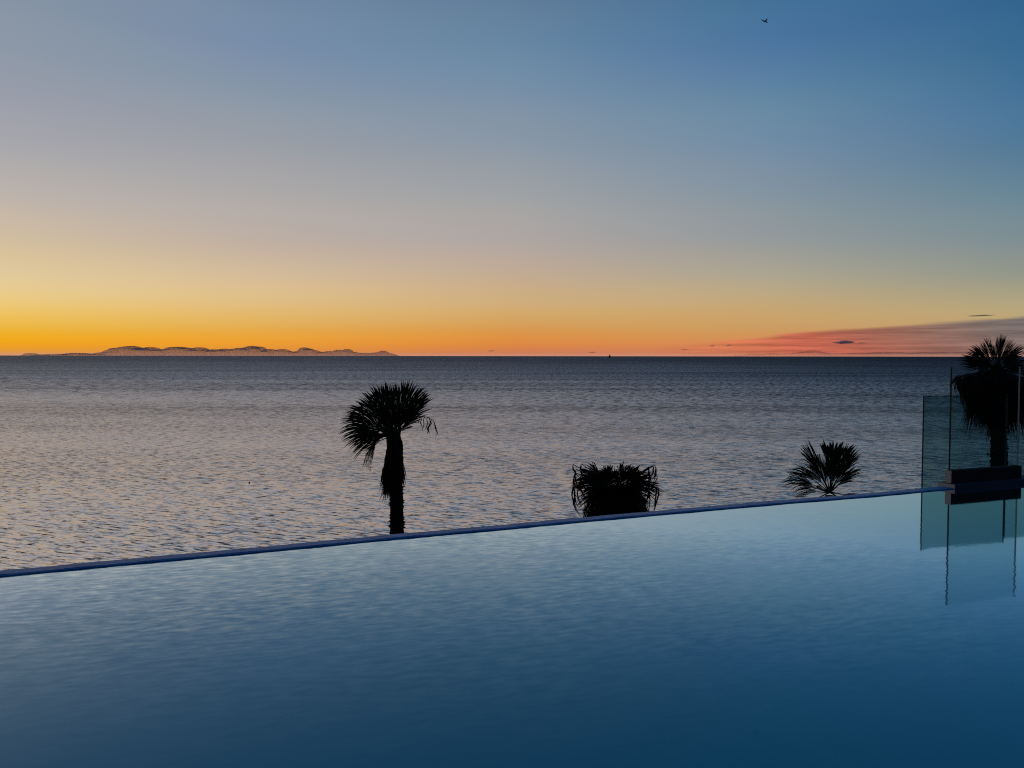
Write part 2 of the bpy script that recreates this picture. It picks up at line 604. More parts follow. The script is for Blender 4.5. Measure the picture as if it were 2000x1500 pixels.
# ------------------------------------------------------------------ garden ground and rocky shore
nx, ny = 110, 44
xs = np.linspace(-60, 60, nx); ys = np.linspace(4, 40, ny)
vs = []
for y in ys:
    for x in xs:
        zz = -8.15 if y < 26 else -8.15 - (y - 26) / 12 * 5.6
        amp = 0.12 if y < 26 else 0.5
        zz += amp * noise.noise(Vector((x * 0.35, y * 0.35, 0))) - abs(amp) * 0.3
        vs.append((x, y, zz))
fs = [(j * nx + i, j * nx + i + 1, (j + 1) * nx + i + 1, (j + 1) * nx + i) for j in range(ny - 1) for i in range(nx - 1)]
gnd = mesh_obj('garden_ground', vs, fs, M_ground, smooth=True)
tag(gnd, kind='structure')


# ------------------------------------------------------------------ palms
def frond(mb, P, d, lat, pet, rad, spread=100, nseg=34, droop=0.25, sag=0.15, pw_=0.018, join=0.5, rnd=random, frill=0.0):
    """one fan leaf: a curved stalk, then blades joined near the stalk and free towards their tips"""
    d = d.normalized()
    lat = (lat - d * lat.dot(d)).normalized()
    pts = []
    for k in range(6):
        s = k / 5
        pts.append(P + d * pet * s + Vector((0, 0, -1)) * sag * pet * s * s)
    H = pts[-1]
    d2 = (pts[-1] - pts[-2]).normalized()
    lat = (lat - d2 * lat.dot(d2)).normalized()
    nrm = d2.cross(lat)
    if pet > 0.05:
        mb.tube(pts, [pw_ * (1.3 - 0.6 * k / 5) for k in range(6)], 5)
    sp = R(spread)
    dphi = 2 * sp / nseg
    for i in range(nseg):
        ph = -sp + dphi * (i + 0.5) + rnd.uniform(-0.3, 0.3) * dphi
        bd = d2 * math.cos(ph) + lat * math.sin(ph) + nrm * 0.10 * math.cos(2 * ph) + nrm * rnd.uniform(-.03, .03)
        L_ = rad * (0.72 + 0.28 * math.cos(ph)) * rnd.uniform(0.86, 1.06)
        side = (lat * math.cos(ph) - d2 * math.sin(ph))
        rows = []
        K = 8
        dr = droop * rnd.uniform(0.6, 1.5)
        for k in range(K):
            s = k / (K - 1)
            p = H + bd * L_ * s + Vector((0, 0, -1)) * dr * L_ * (max(0, s - 0.35) / 0.65) ** 2
            if s > 0.5 and frill:
                p += Vector((rnd.uniform(-1, 1), rnd.uniform(-1, 1), rnd.uniform(-1, 0.3))) * frill * L_ * (s - 0.5)
            if s < join:
                wd = L_ * max(s, 0.03) * dphi * 0.52
            else:
                wd = L_ * join * dphi * 0.50 * (1 - ((s - join) / (1 - join)) ** 1.5) + 0.0015
            fold = nrm * wd * 0.5
            rows.append((p - side * wd, p + fold, p + side * wd))
        v = [q for r in rows for q in r]
        f = []
        for k in range(K - 1):
            a = 3 * k
            f += [(a, a + 1, a + 4, a + 3), (a + 1, a + 2, a + 5, a + 4)]
        mb.add(v, f)


def skirt(mb, axis, n, r0f, length, rnd, out=0.25, hw=0.05, tail=0.4):
    """dead leaves hanging down against the trunk: folded fans of thin drooping strips"""
    for i in range(n):
        t = rnd.random()
        base = axis(t)
        a = rnd.uniform(0, 2 * math.pi)
        rad = Vector((math.cos(a), math.sin(a), 0))
        r0 = r0f(t)
        p0 = base + rad * 0.15
        L_ = length * rnd.uniform(0.6, 1.1)
        nst = 7
        for j in range(nst):
            aa = a + rnd.uniform(-0.35, 0.35)
            rd = Vector((math.cos(aa), math.sin(aa), 0))
            tan = Vector((-rd.y, rd.x, 0))
            ll = L_ * rnd.uniform(0.6, 1.0)
            K = 6
            rows = []
            for k in range(K):
                s = k / (K - 1)
                rr = 0.1 + (r0 - 0.1) * math.sin(min(1, s * 1.7) * math.pi / 2) * (1 - out * s)
                p = base + rd * rr + Vector((0, 0, -1)) * ll * s + tan * rnd.uniform(-.02, .02)
                wd = hw * (0.35 + 0.9 * math.sin(min(1.0, s * 1.25) * math.pi)) * (1 if s < 1 else 0.05)
                wd = max(wd, 0.004)
                rows.append((p - tan * wd, p + tan * wd))
            v = [q for r in rows for q in r]
            mb.add(v, [(2 * k, 2 * k + 1, 2 * k + 3, 2 * k + 2) for k in range(K - 1)])


def trunk(mb, base, top, r0, r1, rnd, stubs=140):
    K = 60
    n = 20
    pts = []
    vs = []
    for k in range(K + 1):
        s = k / K
        c = Vector(base).lerp(Vector(top), s) + Vector((0.05 * math.sin(s * 3), 0, 0))
        r = r0 + (r1 - r0) * s
        r *= 1 + 0.07 * (k % 2)
        for q in range(n):
            a = 2 * math.pi * q / n
            rr = r * (1 + 0.05 * noise.noise(Vector((math.cos(a) * 2, math.sin(a) * 2, k * 0.9))))
            vs.append(c + Vector((math.cos(a), math.sin(a), 0)) * rr)
    fs = [(k * n + q, k * n + (q + 1) % n, (k + 1) * n + (q + 1) % n, (k + 1) * n + q) for k in range(K) for q in range(n)]
    fs.append(tuple(K * n + q for q in range(n)))
    mb.add(vs, fs)
    for i in range(stubs):                       # old leaf bases
        s = rnd.uniform(0.35, 0.99)
        c = Vector(base).lerp(Vector(top), s) + Vector((0.05 * math.sin(s * 3), 0, 0))
        a = rnd.uniform(0, 2 * math.pi)
        rd = Vector((math.cos(a), math.sin(a), 0)); tn = Vector((-rd.y, rd.x, 0))
        r = r0 + (r1 - r0) * s
        p = c + rd * r * 0.92
        h = rnd.uniform(0.05, 0.11)
        ln = rnd.uniform(0.03, 0.10)
        wd = rnd.uniform(0.02, 0.05)
        tip = p + rd * ln + Vector((0, 0, rnd.uniform(0.0, 0.07)))
        mb.add([p - tn * wd, p + tn * wd, p + tn * wd * .5 + Vector((0, 0, h)), p - tn * wd * .5 + Vector((0, 0, h)), tip - tn * wd * .3, tip + tn * wd * .3],
               [(0, 1, 5, 4), (1, 2, 5), (2, 3, 4, 5), (3, 0, 4), (0, 3, 2, 1)])


def fan_to(mb, hub, px, py, D, d_off, pet_frac=0.42, **kw):
    """a leaf whose tip reaches the point under that pixel, d_off metres nearer or farther"""
    tip = at(px, py, D + d_off)
    v = tip - hub
    ln = v.length
    roll = kw.pop('roll', 0.0)
    lat = v.cross(Vector((0, 1, 0)))
    if lat.length < 1e-3:
        lat = Vector((1, 0, 0))
    lat = lat.normalized()
    lat = lat * math.cos(R(roll)) + v.normalized().cross(lat) * math.sin(R(roll))
    kw.setdefault('droop', 0.12)
    frond(mb, hub, v, lat, ln * pet_frac, ln * (1 - pet_frac), **kw)


# --- palm in the middle-left
def palm_one():
    rnd = random.Random(11)
    D = 22.0
    base = at(771, 1045, D); base.z = -8.3
    top = at(772, 866, D)
    t = thing('palm_tree', base, 'tall palm left of centre, bare trunk behind the pool edge, crown swept left', 'palm tree', 'fan palms beyond the pool')
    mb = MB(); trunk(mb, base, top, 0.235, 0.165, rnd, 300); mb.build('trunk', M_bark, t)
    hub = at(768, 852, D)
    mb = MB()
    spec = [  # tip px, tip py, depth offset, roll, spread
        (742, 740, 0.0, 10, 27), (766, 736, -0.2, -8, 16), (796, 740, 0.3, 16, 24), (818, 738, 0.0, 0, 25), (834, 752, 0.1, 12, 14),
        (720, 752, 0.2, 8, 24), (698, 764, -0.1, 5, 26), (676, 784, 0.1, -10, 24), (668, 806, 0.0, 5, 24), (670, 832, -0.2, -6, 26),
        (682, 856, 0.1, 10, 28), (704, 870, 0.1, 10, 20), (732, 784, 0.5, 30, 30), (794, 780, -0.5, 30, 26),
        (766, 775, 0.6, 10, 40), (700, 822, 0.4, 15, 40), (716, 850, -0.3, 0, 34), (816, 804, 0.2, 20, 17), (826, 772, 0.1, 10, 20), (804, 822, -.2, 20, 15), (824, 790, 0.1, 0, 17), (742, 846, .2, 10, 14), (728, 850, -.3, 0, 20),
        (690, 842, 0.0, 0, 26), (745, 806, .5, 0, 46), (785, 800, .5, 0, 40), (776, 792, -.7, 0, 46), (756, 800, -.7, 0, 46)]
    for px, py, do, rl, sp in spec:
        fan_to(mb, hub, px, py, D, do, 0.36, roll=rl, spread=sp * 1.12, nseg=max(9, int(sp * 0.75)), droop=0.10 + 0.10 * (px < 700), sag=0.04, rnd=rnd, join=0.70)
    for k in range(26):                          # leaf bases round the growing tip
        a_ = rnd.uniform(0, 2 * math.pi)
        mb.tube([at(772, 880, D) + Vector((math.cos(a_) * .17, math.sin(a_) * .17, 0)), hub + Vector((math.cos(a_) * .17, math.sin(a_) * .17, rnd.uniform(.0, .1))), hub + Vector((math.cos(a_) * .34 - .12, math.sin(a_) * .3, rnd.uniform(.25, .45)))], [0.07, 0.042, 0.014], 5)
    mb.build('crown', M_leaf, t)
    mb = MB()
    # hanging skirt hugging the trunk
    ax = lambda s: at(772, 852, D) + Vector((0.0 - 0.10 * s, 0, -1.05 * s))
    skirt(mb, ax, 95, lambda s: 0.24 + 0.14 * s, 0.62, rnd, 0.3, 0.03)
    for k in range(20):
        p = at(757 + rnd.uniform(-4, 6), 905 + rnd.uniform(-8, 8), D) + Vector((0, rnd.uniform(-.2, .2), 0))
        frond(mb, p, Vector((rnd.uniform(-.15, .1), 0, -1)), Vector((1, 0.2, 0)), 0.1, 0.85 * rnd.uniform(.6, 1.15), spread=14, nseg=10, droop=0, rnd=rnd, frill=0.12)
    for k in range(14):
        p = at(783 + rnd.uniform(-3, 3), 900 + rnd.uniform(-8, 8), D) + Vector((0, rnd.uniform(-.2, .2), 0))
        frond(mb, p, Vector((rnd.uniform(-.05, .12), 0, -1)), Vector((1, 0.2, 0)), 0.1, 0.55 * rnd.uniform(.8, 1.1), spread=11, nseg=9, droop=0, rnd=rnd, frill=0.10)
    mb.build('dead_leaf_skirt', M_dead, t)
    mb = MB()
    frond(mb, at(742, 836, D), at(727, 868, D) - at(742, 836, D), Vector((0.95, 0, 0.3)), 0.22, 0.98, spread=10, nseg=14, droop=0.1, rnd=rnd, frill=0.06)
    frond(mb, at(738, 842, D), at(728, 872, D) - at(738, 842, D), Vector((0.95, 0, 0.3)), 0.1, 0.6, spread=7, nseg=8, droop=0.1, rnd=rnd, frill=0.06)
    hf = mb.build('hanging_frond', M_dead, t)
    # arching dry flower stalk on the right
    mb = MB()
    sp = [(785, 842), (797, 822), (810, 814), (826, 813), (838, 816), (846, 822), (851, 832), (852, 848), (851, 860)]
    P = [at(x, y, D - 0.2) for x, y in sp]
    mb.tube(P, [0.014, 0.013, 0.012, 0.011, 0.010, 0.009, 0.008, 0.006, 0.003], 5)
    for (x0, y0, ln) in [(824, 813, 22), (830, 814, 26), (835, 815, 25), (840, 818, 30), (843, 820, 28), (846, 822, 24), (849, 828, 20), (820, 813, 14), (837, 816, 18)]:
        a = at(x0, y0, D - 0.2); q = [a]
        for k in range(5):
            a = a + Vector((rnd.uniform(-.045, .045), rnd.uniform(-.05, .05), -ln / 68 / 5))
            q.append(a)
        mb.tube(q, [0.009, 0.011, 0.012, 0.016, 0.012, 0.005], 4)
    mb.build('flower_stalk', M_dead, t)


def palm_two():
    rnd = random.Random(5)
    D = 24.0
    c = at(1200, 985, D)
    base = Vector((c.x, c.y, -8.3))
    t = thing('palm_tree', base, 'short bushy palm right of centre, flat topped crown, trunk hidden by the pool edge', 'palm tree', 'fan palms beyond the pool')
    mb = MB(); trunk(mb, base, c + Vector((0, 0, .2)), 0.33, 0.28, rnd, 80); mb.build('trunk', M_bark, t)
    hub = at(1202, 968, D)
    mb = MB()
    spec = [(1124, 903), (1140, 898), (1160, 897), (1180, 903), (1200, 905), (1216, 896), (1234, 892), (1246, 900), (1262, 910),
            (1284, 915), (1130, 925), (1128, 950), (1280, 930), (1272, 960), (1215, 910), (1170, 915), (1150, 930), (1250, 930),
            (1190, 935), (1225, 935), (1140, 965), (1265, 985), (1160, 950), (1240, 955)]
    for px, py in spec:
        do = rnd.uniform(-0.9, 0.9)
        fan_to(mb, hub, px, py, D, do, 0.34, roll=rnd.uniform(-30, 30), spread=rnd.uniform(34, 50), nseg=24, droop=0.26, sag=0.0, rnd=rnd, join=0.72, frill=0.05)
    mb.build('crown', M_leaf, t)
    mb = MB()
    # drooping dead tips at both flanks and the shaggy skirt
    ax = lambda s: at(1203, 940, D) + Vector((0.0, 0, -0.9 * s))
    skirt(mb, ax, 150, lambda s: 0.80 + 0.30 * math.sin(s * 2.2), 0.9, rnd, 0.08, 0.022)
    for k in range(34):
        left = k % 2
        px = rnd.uniform(1118, 1140) if left else rnd.uniform(1262, 1288)
        py = rnd.uniform(903, 965)
        a = at(px, py, D + rnd.uniform(-.5, .5)); q = [a]
        ln = rnd.uniform(0.4, 0.9)
        for j in range(6):
            a = a + Vector(((0.02 if left else -0.02) * (j - 1) + rnd.uniform(-.035, .035), rnd.uniform(-.03, .03), -ln / 6))
            q.append(a)
        w0 = rnd.uniform(0.007, 0.016)
        mb.tube([hub.lerp(q[0], .45), hub.lerp(q[0], .75) + Vector((0, 0, .05))] + q, [0.01, 0.01] + [w0 * f for f in (1, 1.3, 1.6, 1.8, 1.4, .8, .3)], 4)
    mb.build('dead_leaf_skirt', M_dead, t)


def palm_three():
    rnd = random.Random(21)
    D = 24.0
    hub = at(1621, 962, D)
    base = Vector((hub.x, hub.y, -8.3))
    t = thing('palm_tree', base, 'small open palm with upright fronds and gaps, between the bushy palm and glass screen', 'palm tree', 'fan palms beyond the pool')
    mb = MB(); trunk(mb, base, hub + Vector((0, 0, -.1)), 0.2, 0.15, rnd, 60); mb.build('trunk', M_bark, t)
    mb = MB()
    spec = [(1636, 858, 18, 0.0), (1624, 862, 14, .3), (1648, 872, 12, -.2), (1670, 872, 9, 0.1), (1664, 886, 12, -.2), (1566, 866, 8, 0.0), (1582, 884, 10, .2),
            (1606, 888, 9, -.3), (1572, 906, 13, -.2), (1638, 900, 26, -.5), (1626, 905, 20, .5), (1656, 912, 22, .2), (1677, 912, 9, 0.0), (1600, 915, 16, .4),
            (1666, 925, 11, .3)]
    for px, py, sp, do in spec:
        fan_to(mb, hub, 1621 + (px - 1621) * 1.04, 962 + (py - 962) * 1.10, D, do, 0.32, roll=rnd.uniform(-20, 20), spread=sp * 1.35 + 3, nseg=12, droop=0.12, sag=0.0, rnd=rnd, join=0.74)
    # low fronds that arch over to the left
    for px, py, k in [(1545, 915, 0), (1536, 935, 1), (1550, 950, 2), (1560, 968, 3), (1588, 955, 4)]:
        tip = at(px, py, D)
        P = hub
        d = tip - P
        frond(mb, P, d + Vector((0, 0, .12)), Vector((0.25, 0.2, 1.0)), d.length * 0.40, d.length * 0.70, spread=20, nseg=14, droop=0.34, sag=-0.05, rnd=rnd, join=0.62)
    for px, py in [(1682, 962), (1555, 985), (1670, 985)]:
        tip = at(px, py, D); d = tip - hub
        frond(mb, hub, d, Vector((0, .4, 1.0)), d.length * 0.4, d.length * 0.6, spread=22, nseg=12, droop=0.1, rnd=rnd)
    mb.build('crown', M_leaf, t)


def palm_four():
    rnd = random.Random(33)
    D = 24.0
    hub = at(1947, 720, D)
    base = at(1962, 910, D); base.z = -8.3
    t = thing('palm_tree', base, 'tall palm behind the glass at right, crown above the horizon, thick dead skirt', 'palm tree', 'fan palms beyond the pool')
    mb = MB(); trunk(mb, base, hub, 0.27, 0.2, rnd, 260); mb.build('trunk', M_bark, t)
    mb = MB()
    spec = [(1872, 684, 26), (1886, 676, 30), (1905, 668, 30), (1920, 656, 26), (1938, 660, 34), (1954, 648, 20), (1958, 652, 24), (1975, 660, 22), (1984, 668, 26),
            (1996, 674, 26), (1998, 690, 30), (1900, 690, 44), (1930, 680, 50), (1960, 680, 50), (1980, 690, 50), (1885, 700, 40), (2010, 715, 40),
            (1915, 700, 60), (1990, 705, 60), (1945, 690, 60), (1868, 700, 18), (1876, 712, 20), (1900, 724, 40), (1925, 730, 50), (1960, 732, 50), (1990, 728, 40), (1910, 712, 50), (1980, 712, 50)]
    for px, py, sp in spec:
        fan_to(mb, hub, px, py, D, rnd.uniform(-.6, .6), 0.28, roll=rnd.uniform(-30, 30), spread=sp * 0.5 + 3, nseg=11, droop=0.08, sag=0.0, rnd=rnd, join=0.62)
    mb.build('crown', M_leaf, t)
    mb = MB()
    # skirt: wide at the top, tapering to the trunk
    top = at(1945, 715, D)
    ax = lambda s: top + Vector((0.15 * s, 0, -1.55 * s))

    def rr(s):
        return 1.18 * (1 - s) ** 0.8 + 0.30
    for q in range(26):
        a0 = rnd.uniform(0, 2 * math.pi)
        off = Vector((math.cos(a0), math.sin(a0), 0)) * 0.10
        s0 = rnd.random() * 0.6
        skirt(mb, lambda s, s0=s0, off=off: ax(min(1, s0 + 0.4 * s)) + off, 16, lambda s, s0=s0, k_=rnd.uniform(0.7, 1.08): rr(min(1, s0 + 0.4 * s)) * k_, rnd.uniform(0.6, 1.0), rnd, 0.25, 0.035)
    for k in range(110):
        a = rnd.uniform(0, 2 * math.pi)
        s = rnd.random() * 0.62
        P = ax(s)
        d = Vector((math.cos(a), math.sin(a), -0.15 - 0.9 * rnd.random()))
        frond(mb, P, d, Vector((-math.sin(a), math.cos(a), 0)), 0.40 * (1 - s), 0.95 * (1 - 0.6 * s) * rnd.uniform(.6, 1.35), spread=22, nseg=11, droop=0.7, sag=0.35, rnd=rnd, frill=0.06)
    mb.build('dead_leaf_skirt', M_dead, t)


palm_one(); palm_two(); palm_three(); palm_four()

# ------------------------------------------------------------------ glass screens by the pool corner
DIR = Vector((0.93, 0.358, 0)).normalized()
OUT = Vector((-DIR.y, DIR.x, 0))


def glass_mat(name, tint, refl):
    m, n = mat(name)
    tr = n.new('ShaderNodeBsdfTransparent')
    tr.inputs[0].default_value = tuple(math.sqrt(c) for c in tint) + (1,)
    gl = n.new('ShaderNodeBsdfGlossy', i_Roughness=0.02)
    gl.inputs['Color'].default_value = (0.9, 1, 1, 1)
    mx = n.new('ShaderNodeMixShader')
    gg = n.new('ShaderNodeNewGeometry')
    lw = n.new('ShaderNodeLayerWeight', i_Blend=0.35)
    fro = n.math('MULTIPLY', lw.outputs['Fresnel'], n.math('SUBTRACT', 1.0, gg.outputs['Backfacing']))
    n.link(n.math('MULTIPLY', fro, refl), mx.inputs[0])
    n.link(tr.outputs[0], mx.inputs[1]); n.link(gl.outputs[0], mx.inputs[2])
    out_surf(n, mx.outputs[0])
    return m


M_glass_a = glass_mat('clear_glass', (0.70, 0.80, 0.82), 0.16)
M_glass_b = glass_mat('green_glass', (0.26, 0.42, 0.44), 0.05)


def quad_box(mb, a, b, z0, z1, t):
    """upright slab from a to b (its near face), t thick away from the pool"""
    d = (b - a); d.z = 0; d.normalize()
    o = Vector((-d.y, d.x, 0)) * t
    mb.prism([(a.x, a.y), (b.x, b.y), (b.x + o.x, b.y + o.y), (a.x + o.x, a.y + o.y)], z0, z1)


# ledge in the pool and the dark plinth on it; end glow painted pale
A = at(1859, 944, 8.72); A.z = 0
B = A + DIR * 1.147
LA = at(1866, 955, 8.63); LA.z = 0
mb = MB()
quad_box(mb, LA, LA + DIR * 3.0, -0.6, 0.052, 0.23)
lg = bevel(mb.build('stone_ledge', M_ledge, origin=LA), 0.006)
mb = MB()
quad_box(mb, LA - DIR * 0.006 + OUT * 0.004, LA - DIR * 0.0005 + OUT * 0.004, -0.1, 0.050, 0.222)
mesh_obj('lit_end_face', [v - LA for v in mb.v], mb.f, M_stone_lit).parent = lg
tag(lg, 'low stone ledge, glow painted on its pale end, rising from the pool under the dark plinth', 'ledge')
mb = MB()
quad_box(mb, A, B, 0.0535, 0.198, 0.085)
pl = bevel(mb.build('plinth', M_stone, origin=A), 0.004)
mb = MB()
quad_box(mb, A - DIR * 0.006 + OUT * 0.004, A - DIR * 0.0005 + OUT * 0.004, 0.0545, 0.196, 0.077)
mesh_obj('lit_end_face', [v - A for v in mb.v], mb.f, M_stone_lit).parent = pl
tag(pl, 'dark block shaped plinth on the stone ledge, holding the front glass pane', 'plinth')


def pane(name, a, b, z0, z1, t, glassm, label, group, left_m, right_m):
    d = (b - a); d.z = 0; d.normalize()
    th = thing(name, (a.x, a.y, z0), label, 'glass panel', group)
    e = 0.006
    mb = MB(); quad_box(mb, a + d * e, b - d * e, z0, z1, t); mb.build('pane', glassm, th)
    mb = MB(); quad_box(mb, a - d * 0.001, a + d * (e - 0.0005), z0, z1, t); x = mb.build('edge_strip', left_m, th)
    
    mb = MB(); quad_box(mb, b - d * (e - 0.0005), b + d * 0.001, z0, z1, t); x = mb.build('edge_strip', right_m, th)
    x['label'] = 'right edge strip, caught light put in its pale colour' if right_m is M_edge_lit else 'dark edge strip'
    return th


zt = at(1853, 717, 8.757).z
ga = A + OUT * 0.034 + DIR * 0.004
gb = ga + DIR * 1.125
pane('glass_panel', ga, gb, 0.200, zt, 0.016, M_glass_a, 'taller front glass panel standing in the dark plinth at the pool corner', 'glass screens at the pool corner', M_dark, M_edge_lit)
ra = at(1805, 773, 9.85)
rb = at(1967, 775, 10.25)
pane('glass_panel', Vector((ra.x, ra.y, 0)), Vector((rb.x, rb.y, 0)), -0.21, ra.z, 0.016, M_glass_b, 'lower green tinted glass panel standing on the far side of the pool edge', 'glass screens at the pool corner', M_dark, M_seam)
RD = (rb - ra); RD.z = 0; RD.normalize()
rc = Vector((rb.x, rb.y, 0)) + RD * 0.012
rd = rc + RD * 1.32
pane('glass_panel', rc, rd, -0.21, ra.z - 0.05, 0.016, M_glass_b, 'green tinted glass panel cut by the right picture edge, next to the skirted palm trunk', 'glass screens at the pool corner', M_seam, M_seam)
mb = MB()
quad_box(mb, Vector((ra.x - .03, ra.y - .05, 0)), Vector((rd.x + .03, rd.y - .05, 0)), -1.249, -0.212, 0.12)
sb = bevel(mb.build('low_wall', M_wall), 0.004)
tag(sb, 'low rendered wall on the walkway under the two green glass panels', 'wall')

# ------------------------------------------------------------------ bird
def bird():
    D = 45.0
    c = at(1493, 40.5, D)
    k = D / F                         # metres per photo pixel
    t = thing('bird', c, 'small dark bird in flight high in the blue sky at upper right', 'bird')
    right = Vector((1, 0, 0)); up = Vector((0, 0, 1)); fwd = Vector((0, 1, 0))

    def pt(x, y, z=0.0):
        return c + right * x * k + up * y * k + fwd * z * k
    mb = MB()
    body = [pt(-2.0, -3.8, -3), pt(-1.6, -3.2, -2.6), pt(-1.2, -2.4, -2), pt(-0.2, -1.2, -0.6), pt(1.4, -0.4, 0.6), pt(3.2, -0.4, 2.0), pt(4.6, -0.6, 3.0)]
    mb.tube(body, [0.15 * k, 0.8 * k, 0.85 * k, 1.35 * k, 1.3 * k, 0.9 * k, 0.3 * k], 10)
    mb.build('body', M_bird, t, smooth=True)
    for pts in ([(-1.6, -1.8, -1), (-3.4, -0.8, -1.6), (-6.2, 0.9, -2), (-7.0, 2.6, -2.4), (-4.4, 1.4, -1), (-1.4, 0.7, 0), (1.4, 0.5, 0.6)],
                [(0.6, 0.0, 0.4), (2.6, 1.4, 0), (4.6, 4.4, -1), (5.8, 4.2, -0.6), (5.4, 2.0, 0.4), (4.4, 0.2, 1.2), (2.4, -0.8, 1.0)]):
        mb = MB()
        top = [pt(x, y, z) for x, y, z in pts]
        bot = [p + Vector((0, 0.3 * k, -0.25 * k)) for p in top]
        n_ = len(pts)
        mb.add(top + bot, [tuple(range(n_)), tuple(range(n_, 2 * n_))[::-1]] + [(i, (i + 1) % n_, n_ + (i + 1) % n_, n_ + i) for i in range(n_)])
        mb.build('wing', M_bird, t)
    mb = MB()
    top = [pt(3.4, 0.3, 2.0), pt(6.6, 0.2, 4.4), pt(7.8, -0.8, 5), pt(6.4, -1.9, 5), pt(3.2, -1.2, 2.4)]
    bot = [p + Vector((0, 0.2 * k, -0.25 * k)) for p in top]
    mb.add(top + bot, [(0, 1, 2, 3, 4), (9, 8, 7, 6, 5)] + [(i, (i + 1) % 5, 5 + (i + 1) % 5, 5 + i) for i in range(5)])
    mb.build('tail', M_bird, t)


bird()


# ------------------------------------------------------------------ ship on the horizon
def ship():
    D = 7000.0
    c = at(1190.7, 696, D); c.z = SEA_Z
    t = thing('ship', c, 'tiny dark ship silhouetted on the horizon right of centre', 'ship')
    mb = MB()
    hw, L_ = 9.0, 13.0
    sections = [(-L_, 3.0, 8), (-L_ * .6, hw * .8, 6.5), (0, hw, 6), (L_ * .6, hw * .8, 7), (L_, 1.0, 10)]
    vs = []
    for y, w_, h in sections:
        vs += [c + Vector((-w_ * .7, y, -1)), c + Vector((w_ * .7, y, -1)), c + Vector((w_, y, h)), c + Vector((-w_, y, h))]
    fs = [(0, 1, 2, 3), (16, 19, 18, 17)]
    for s in range(4):
        for q in range(4):
            fs.append((s * 4 + q, s * 4 + (q + 1) % 4, s * 4 + 4 + (q + 1) % 4, s * 4 + 4 + q))
    mb.add(vs, fs)
    mb.build('hull', M_hull, t)
    mb = MB()
    for (w_, l_, z0, z1) in [(8.2, 8, 6.0, 14), (6.8, 6, 14.0, 21), (4.4, 4, 21.0, 26)]:
        mb.prism([(c.x - w_, c.y - l_), (c.x + w_, c.y - l_), (c.x + w_, c.y + l_), (c.x - w_, c.y + l_)], c.z + z0 + .05, c.z + z1)
    mb.build('superstructure', M_hull, t)
    mb = MB()
    mb.tube([c + Vector((0, 0, 26)), c + Vector((0, 0, 36))], [1.0, .5], 8)
    mb.build('mast', M_hull, t)


ship()


# ------------------------------------------------------------------ small buoys
def buoy(px, py, size, label):
    c = ground(px, py, SEA_Z)
    t = thing('buoy', c, label, 'buoy', 'buoys on the sea')
    mb = MB()
    r = size / 2
    mb.tube([c + Vector((0, 0, z_ * r)) for z_ in (-.6, -.2, .3, .8, 1.1)], [r * .5, r * .95, r, r * .7, r * .25], 10)
    mb.build('float', M_dark, t, smooth=True)
    mb = MB(); mb.tube([c + Vector((0, 0, r)), c + Vector((0, 0, r * 2.1))], [r * .14, r * .12], 6)
    mb.build('pole', M_dark, t)


buoy(1929, 887, 0.36, 'small dark buoy seen through the glass panel beside the skirted palm')
buoy(487, 943, 0.22, 'tiny dark buoy alone on the open sea in the left half')


# ------------------------------------------------------------------ clouds
def cloud_mat(name, colour, density, absorb, aniso=0.2):
    m, n = mat(name)
    v = n.new('ShaderNodeVolumePrincipled')
    v.inputs['Color'].default_value = colour + (1,)
    v.inputs['Density'].default_value = density
    v.inputs['Anisotropy'].default_value = aniso
    v.inputs['Absorption Color'].default_value = absorb + (1,)
    o = n.new('ShaderNodeOutputMaterial')
    n.link(v.outputs[0], o.inputs['Volume'])
    return m


